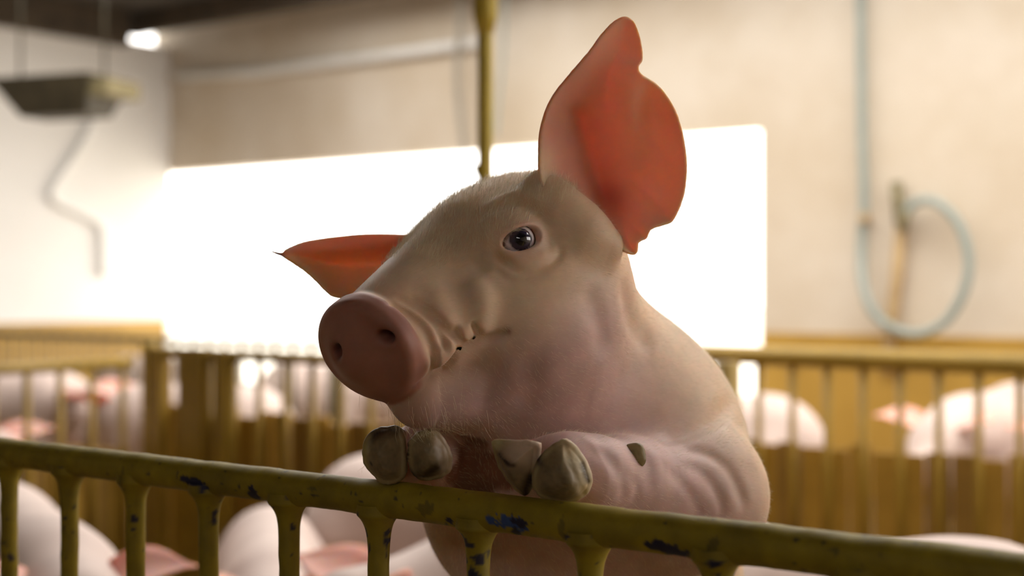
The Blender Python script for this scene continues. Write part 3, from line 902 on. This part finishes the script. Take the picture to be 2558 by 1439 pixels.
# balusters, flared where they are welded to the rail
def baluster(r, top, bot, rad, mat, parent, toworld, seed, fine=True):
    n = 150 if fine else 12; ns = 24 if fine else 10
    z = np.linspace(bot, top, n) if not fine else bot + (top - bot) * (1 - (1 - np.linspace(0, 1, n)) ** 1.6)
    th = np.linspace(0, 2 * math.pi, ns, endpoint=False)
    Z, TH = np.meshgrid(z, th, indexing='ij')
    rr = rad + (0.0125 * np.exp(-((top - Z) - 0.012) / 0.010) * (1 if fine else 0))
    rr = np.minimum(rr, 0.024)
    P = np.stack([r + rr * np.cos(TH), rr * np.sin(TH), Z], -1).reshape(-1, 3)
    idx = np.arange(n * ns).reshape(n, ns)
    F = np.stack([idx[:-1], np.roll(idx, -1, 1)[:-1], np.roll(idx, -1, 1)[1:], idx[1:]], -1).reshape(-1, 4)
    return P, F
for i, r in enumerate(BAL_R):
    P, F = baluster(0, RAIL_Z - 0.006, 0.12, 0.0116, None, None, None, i)
    Pw = room(r, RAIL_N, 0) + P[:, :1] * ER + P[:, 1:2] * EN + P[:, 2:3] * np.array([0, 0, 1.0])
    out = P.copy(); out[:, 2] = 0
    out /= np.linalg.norm(out, axis=1)[:, None] + 1e-9
    lump = (vnoise(Pw, 60) - 0.5) * 0.0016
    c, chp = paint_tint(Pw)
    w = smoothstep(vnoise(Pw * np.array([1, 1, 0.5]) + i, 60) * 0.6 + vnoise(Pw + i, 170) * 0.4, 0.74, 0.78)[:, None] * 0.95   # worn patches
    c = c * (1 - w) + CC['navy'] * w
    P = P + out * lump[:, None]
    ob = mesh_obj('baluster', P, F, 'rail_paint', near_fence)
    set_tint(ob, c)
    ob.location = local_near(room(r, RAIL_N, 0)[None])[0]
v, f = tube_vf([(L0, 0, 0.12), (L1, 0, 0.12)], 0.018, 20)
ob = mesh_obj('bottom_rail', v, f, 'far_paint', near_fence)
ob.location = local_near(room(0, RAIL_N, 0)[None])[0]
for r in (L0 + 0.01, L1 - 0.01):
    v, f = tube_vf([(0, 0, 0.0), (0, 0, RAIL_Z + 0.02)], 0.024, 20)
    ob = mesh_obj('post', v, f, 'far_paint', near_fence); ob.location = local_near(room(r, RAIL_N, 0)[None])[0]

# ------------------------------------------------------------------ fences of the other pens
def far_fence(label, p0, p1, ztop, spacing, mat='far_paint', posts=(0, 1), wide=None, rr=0.021, br=0.0135, midrail=None, boards=None):
    p0 = np.array([*p0, 0.0]); p1 = np.array([*p1, 0.0])
    a = room(*p0); bb = room(*p1); d = bb - a; ln = float(np.linalg.norm(d)); rz = math.atan2(d[1], d[0])
    e = empty('pen_fence', tuple(a), rz); tag(e, label, 'fence', 'yellow pipe fences of the pens')
    v, f = tube_vf([(0, 0, ztop - rr), (ln, 0, ztop - rr)], rr, 14); mesh_obj('top_rail', v, f, mat, e)
    v, f = tube_vf([(0, 0, 0.12), (ln, 0, 0.12)], rr, 14); mesh_obj('bottom_rail', v, f, mat, e)
    if midrail:
        v, f = tube_vf([(0, 0, midrail), (ln, 0, midrail)], rr * 0.8, 14); mesh_obj('middle_rail', v, f, mat, e)
    v, f = tube_vf([(0, 0, 0.12), (0, 0, ztop - rr)], br, 10)
    ob = mesh_obj('baluster', v, f, mat, e); me = ob.data
    x = spacing * 0.5; first = True
    while x < ln:
        o = ob if first else link('baluster', me, e)
        o.location = (x, 0, 0); first = False; x += spacing
    if boards:                                    # upright boards closing the lower part
        rb = random.Random(int(ln * 1000))
        bms = []
        for kk in range(3):
            v, f = box_vf((-0.043 + 0.002 * kk, -0.011, 0.06), (0.043 - 0.003 * kk, 0.011, boards + 0.012 * (kk - 1)))
            me2 = bpy.data.meshes.new('board'); me2.from_pydata(v, [], f); me2.update(); me2.materials.append(MATS[('board_paint', 'board_paint_worn', 'board_paint')[kk]]); bms.append(me2)
        x = 0.05
        while x < ln - 0.03:
            o = link('board', bms[rb.randrange(3)], e); o.location = (x, 0.034, 0); x += 0.094
    for t in posts:
        v, f = tube_vf([(0, 0, 0), (0, 0, ztop + 0.02)], 0.034, 14); o = mesh_obj('post', v, f, mat, e); o.location = (ln * t, 0, 0)
    for (x0, x1, zz) in (wide or ()):
        v, f = box_vf((x0, -0.03, 0.0), (x1, 0.03, zz)); mesh_obj('gate_panel', v, f, mat, e, smooth=False)
    return e
def rn(px, d):
    p = W(px, 720, d); return float(p @ ER), float(p @ EN)
rA = -4.42
far_fence('yellow pipe fence of the middle pen behind the pig\'s snout with wide gate panel', (rA, 3.47), (-1.9, 3.47), 0.975, 0.137, boards=0.74,
          wide=[(0.02, 0.09, 0.97), (0.20, 0.34, 0.975), (0.40, 0.47, 0.97)])
far_fence('low yellow pipe fence running off at the left edge behind the near railing', (rA, 2.45), (rA, 3.38), 0.935, 0.137, posts=(0,), boards=0.60)
far_fence('yellow pipe fence in front of the row of pigs below the hose', (-3.62, 4.72), (-0.9, 4.72), 0.985, 0.137, rr=0.037, boards=0.63)
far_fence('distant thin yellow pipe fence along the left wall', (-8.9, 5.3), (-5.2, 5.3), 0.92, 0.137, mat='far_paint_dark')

# ------------------------------------------------------------------ the other pigs
far = Sculpt()
far.ell((0.0, 0, 0.52), (0.42, 0.175, 0.205), k=0.05)
far.ell((-0.30, 0, 0.53), (0.24, 0.18, 0.21), k=0.06)
far.ell((0.28, 0, 0.53), (0.22, 0.165, 0.20), k=0.06)
far.cone((0.38, 0, 0.55), (0.58, 0, 0.55), 0.155, 0.115, k=0.05)
far.cone((0.58, 0, 0.545), (0.74, 0, 0.46), 0.105, 0.062, k=0.04)
far.cone((0.74, 0, 0.455), (0.80, 0, 0.425), 0.050, 0.054, k=0.02)
far.cone((0.56, 0, 0.47), (0.72, 0, 0.40), 0.09, 0.04, k=0.03)
for s in (-1, 1):
    far.cone((0.32, 0.09 * s, 0.45), (0.34, 0.10 * s, 0.20), 0.085, 0.042, k=0.04)
    far.cone((0.34, 0.10 * s, 0.20), (0.34, 0.10 * s, 0.025), 0.038, 0.036, k=0.02)
    far.cone((-0.36, 0.09 * s, 0.48), (-0.32, 0.10 * s, 0.30), 0.13, 0.065, k=0.05)
    far.cone((-0.32, 0.10 * s, 0.30), (-0.44, 0.10 * s, 0.20), 0.055, 0.040, k=0.03)
    far.cone((-0.44, 0.10 * s, 0.20), (-0.42, 0.10 * s, 0.025), 0.036, 0.036, k=0.02)
    far.ell((0.795, 0.02 * s, 0.43), (0.03, 0.009, 0.011), k=0.008, mode='sub')
far.cone((-0.52, 0, 0.58), (-0.57, 0.02, 0.50), 0.016, 0.008, k=0.02)
FV, FF = far.mesh((-0.7, -0.3, -0.02), (0.95, 0.3, 0.85), 0.011, 2)
proto_mesh = None
def tints(V):
    n1 = vnoise(V, 9)[:, None]
    c = np.array([0.66, 0.52, 0.46]) * (0.88 + 0.2 * n1)
    w = smoothstep(V[:, 0], 0.775, 0.80)[:, None]
    c = c * (1 - w) + np.array([0.60, 0.34, 0.30]) * w
    lo = smoothstep(-V[:, 2], -0.30, -0.05)[:, None] * 0.45
    return c * (1 - lo) + np.array([0.40, 0.27, 0.15]) * lo
def ear_mesh():
    V = []; F = []; n = 12; mcols = 7
    for i in range(n):
        t = i / (n - 1); w = 0.075 * math.sin(math.pi * min(1, 0.22 + 0.78 * t)) ** 0.8 * (1 - t ** 4) + 0.002
        for j in range(mcols):
            s = j / (mcols - 1) * 2 - 1
            V.append((0.19 * t, s * w, 0.025 * s * s * (1 - t) - 0.06 * t * t))
    for i in range(n - 1):
        for j in range(mcols - 1):
            a = i * mcols + j; F.append((a, a + 1, a + 1 + mcols, a + mcols))
    return V, F
ev, ef = ear_mesh()
def make_far_pig():
    e = empty('pig')
    o = mesh_obj('body', FV, FF, 'far_skin', e); set_tint(o, tints(FV))
    for s in (-1, 1):
        r = mesh_obj('ear', ev, ef, 'ear_skin', e)
        set_tint(r, np.tile(np.array([0.74, 0.42, 0.34]), (len(ev), 1)))
        so = r.modifiers.new('thickness', 'SOLIDIFY'); so.thickness = 0.005; so.offset = 0
        r.location = (0.53, 0.075 * s, 0.615)
        r.rotation_euler = (0.5 * s, -0.5, 0.75 * s)
        bm = bmesh.new(); bmesh.ops.create_uvsphere(bm, u_segments=16, v_segments=12, radius=0.013)
        me = bpy.data.meshes.new('eye'); bm.to_mesh(me); bm.free(); me.materials.append(MATS['far_eye'])
        y = link('eye', me, e); y.location = (0.635, 0.083 * s, 0.565)
    return e
simple('far_eye', (0.01, 0.01, 0.012), (0.02, 0.018, 0.02), 20, 0.2, 0.0)
def copy_pig(src):
    c = src.copy(); COL.objects.link(c)
    for ch in src.children:
        k = ch.copy(); COL.objects.link(k); k.parent = c
    return c
proto = make_far_pig()
def by_head(x, y, hdg):      # from the spot between the ears to the middle of the body
    a = math.radians(hdg); return (x - 0.60 * math.cos(a), y - 0.60 * math.sin(a), hdg)
def by_room(r, n, hdg):
    p = room(r, n, 0); return (p[0], p[1], hdg)
PIGS = [
    (by_head(-0.84, 2.75, -60), 0.97, 'pale pig below the rail at the lower left corner with an orange lit ear'),
    ((-0.615, 3.58, -80), 0.82, 'pale pig with a reddish ear seen between the railing bars left of the trotters'),
    (by_head(-0.36, 2.82, -155), 0.95, 'pale pig with a drooping ear just below the big pig\'s left-hand trotter'),
    (by_room(-2.6, 3.10, -37), 0.95, 'whitish pig back just above the rail left of the trotters'),
    ((0.56, 2.66, -1), 1.0, 'pinkish pig low along the bottom right edge of the rail'),
    (by_room(-2.98, 5.20, 143), 1.04, 'lilac white pig side on behind the fence beside the big pig\'s shoulder'),
    (by_room(-2.0, 5.95, -127), 1.06, 'pale pig facing out through the fence below the hose loop'),
    (by_room(-1.52, 5.92, -124), 1.04, 'pale pig facing out through the fence at the right picture edge'),
    (by_room(-5.34, 3.0, -37), 1.0, 'pale pig with a red ear behind the low fence at the left edge'),
    (by_room(-5.0, 4.2, 143), 1.05, 'distant pale pig behind the gate panel'),
    (by_room(-6.7, 4.4, -37), 1.05, 'distant pale pig in the far left pen'),
    (by_room(-6.2, 6.2, -37), 1.0, 'very distant pale pig below the window left of the snout'),
    (by_room(-7.8, 6.2, 143), 1.0, 'very distant pale pig in the far left corner under the window'),
]
for i, ((x, y, hdg), sc, lab) in enumerate(PIGS):
    o = proto if i == 0 else copy_pig(proto)
    o.location = (x, y, 0.0); o.rotation_euler = (0, 0, math.radians(hdg)); o.scale = (sc, sc, sc)
    tag(o, lab, 'pig', 'pigs in the pens behind')

# ------------------------------------------------------------------ fittings on the walls and from the roof
def wall_pt(px, py, off=0.03):
    """a point of the back wall, off metres in front of it"""
    k = (px - 1279.0) / FPX
    d = (N_BACK - off) / (EN[0] * k + EN[1]); return W(px, py, d)
def lwall_pt(px, py, off=0.04):
    k = (px - 1279.0) / FPX
    d = (R_LEFT + off) / (ER[0] * k + ER[1]); return W(px, py, d)
# water hose: straight drop, then a loop tied to a stick
hose = catmull([wall_pt(2148, -170, .06), wall_pt(2150, 60, .06), wall_pt(2153, 300, .06), wall_pt(2158, 500, .06), wall_pt(2152, 620, .06), wall_pt(2158, 720, .12), wall_pt(2190, 790, .13),
                wall_pt(2250, 828, .13), wall_pt(2310, 832, .13), wall_pt(2365, 800, .13), wall_pt(2405, 735, .13), wall_pt(2421, 655, .13), wall_pt(2400, 570, .13),
                wall_pt(2355, 515, .13), wall_pt(2310, 500, .12), wall_pt(2275, 515, .11), wall_pt(2256, 545, .12)], 8)
he = empty('hose', tuple(hose[-1])); tag(he, 'grey green water hose hanging in a loop on the right wall', 'hose')
tube('hose_line', hose - hose[-1], 0.026, 'grey_hose', he, 14)
tube('nozzle', np.array([wall_pt(2262, 525, .12), wall_pt(2256, 545, .12), wall_pt(2254, 580, .12)]) - hose[-1], [0.028, 0.036, 0.022], 'rust_metal', he, 14)
tube('clip', np.array([wall_pt(2158, 545, .10), wall_pt(2162, 552, .01)]) - hose[-1], [0.03, 0.03], 'wood_stick', he, 10)
st = [wall_pt(2238, 455, .05), wall_pt(2252, 560, .05), wall_pt(2240, 700, .05), wall_pt(2222, 850, .05), wall_pt(2215, 930, .05)]
se = empty('drinker_pipe', tuple(st[-1])); tag(se, 'brownish upright drinker pipe on the wall inside the hose loop', 'pipe')
tube('pipe', np.array(st[1:]) - st[-1], 0.034, 'wood_stick', se, 12)
tube('valve', np.array(st[:2]) - st[-1], [0.032, 0.036], 'rust_metal', se, 12)
# yellow pole with a sleeve at the top, between the pens
PD = 3.36
pp = W(1212, 720, PD)
pe = empty('pole', (pp[0], pp[1], 0)); tag(pe, 'yellow steel pole with thicker sleeve standing behind the pig\'s head', 'pole')
tube('shaft', [(0, 0, 0), (0, 0, 1.5), (0, 0, ROOF)], 0.0185, 'pole_paint', pe, 18)
tube('sleeve', [(0, 0, 1.81), (0, 0, 1.85), (0, 0, ROOF - .02)], [0.020, 0.029, 0.029], 'pole_paint', pe, 18)
tube('hook', [(0, 0, 1.475), (-0.018, 0, 1.47), (-0.024, 0, 1.495)], 0.006, 'pole_paint', pe, 8)
# cables
c1 = catmull([wall_pt(1152, -180, .13), wall_pt(1150, 60, .13), wall_pt(1142, 180, .13), wall_pt(1150, 290, .13), wall_pt(1162, 380, .13)], 6)
tag(tube('cable', c1, 0.023, 'grey_cable', None, 10), 'grey cable hanging down the wall left of the yellow pole', 'cable')
c2 = catmull([wall_pt(1262, -180, .13), wall_pt(1258, 100, .13), wall_pt(1246, 250, .13), wall_pt(1238, 340, .13)], 6)
tag(tube('cable', c2, 0.014, 'grey_hose', None, 10), 'thin grey cable hanging down the wall right of the yellow pole', 'cable')
c3 = [wall_pt(440, 190, .05), wall_pt(640, 182, .05), wall_pt(900, 148, .05), wall_pt(1190, 108, .05)]
tag(tube('conduit', c3, 0.036, 'pale_conduit', None, 10), 'pale conduit running along the wall above the window', 'pipe')
c4 = catmull([lwall_pt(232, 300), lwall_pt(205, 360), lwall_pt(135, 470), lwall_pt(140, 505), lwall_pt(225, 545), lwall_pt(256, 580), lwall_pt(258, 690)], 6)
tag(tube('conduit', c4, 0.03, 'pale_conduit', None, 10), 'bent pale conduit on the bright left wall under the dark hopper', 'pipe')
# dark hopper hanging near the left wall
HD = 8.6
he2 = W(165, 240, HD); hp = empty('hopper', tuple(he2), -0.35)
tag(hp, 'dark hanging feed hopper with a wide rim near the left wall', 'hopper')
def hopper_shell():
    top = [(-0.40, -0.22, 0.10), (0.32, -0.22, 0.10), (0.32, 0.22, 0.10), (-0.40, 0.22, 0.10)]
    bot = [(-0.24, -0.12, -0.13), (0.24, -0.12, -0.13), (0.24, 0.12, -0.13), (-0.24, 0.12, -0.13)]
    ti = [(x * 0.96, y * 0.94, z) for x, y, z in top]; bi = [(x * 0.94, y * 0.9, z + 0.02) for x, y, z in bot]
    V = top + bot + ti + bi; F = []
    for i in range(4):
        j = (i + 1) % 4
        F += [(i, 4 + i, 4 + j, j), (8 + i, 8 + j, 12 + j, 12 + i), (i, j, 8 + j, 8 + i)]
    F += [(4, 7, 6, 5), (12, 13, 14, 15)]
    return V, F
v, f = hopper_shell(); mesh_obj('bin', v, f, 'dark_metal', hp, smooth=False)
v, f = box_vf((0.18, -0.16, -0.03), (0.42, 0.16, 0.07)); mesh_obj('chute', v, f, 'rust_metal', hp, smooth=False)
for x in (-0.34, 0.28):
    v, f = tube_vf([(x, 0, 0.08), (x, 0, ROOF - he2[2])], 0.008, 8); mesh_obj('hanger', v, f, 'dark_metal', hp)
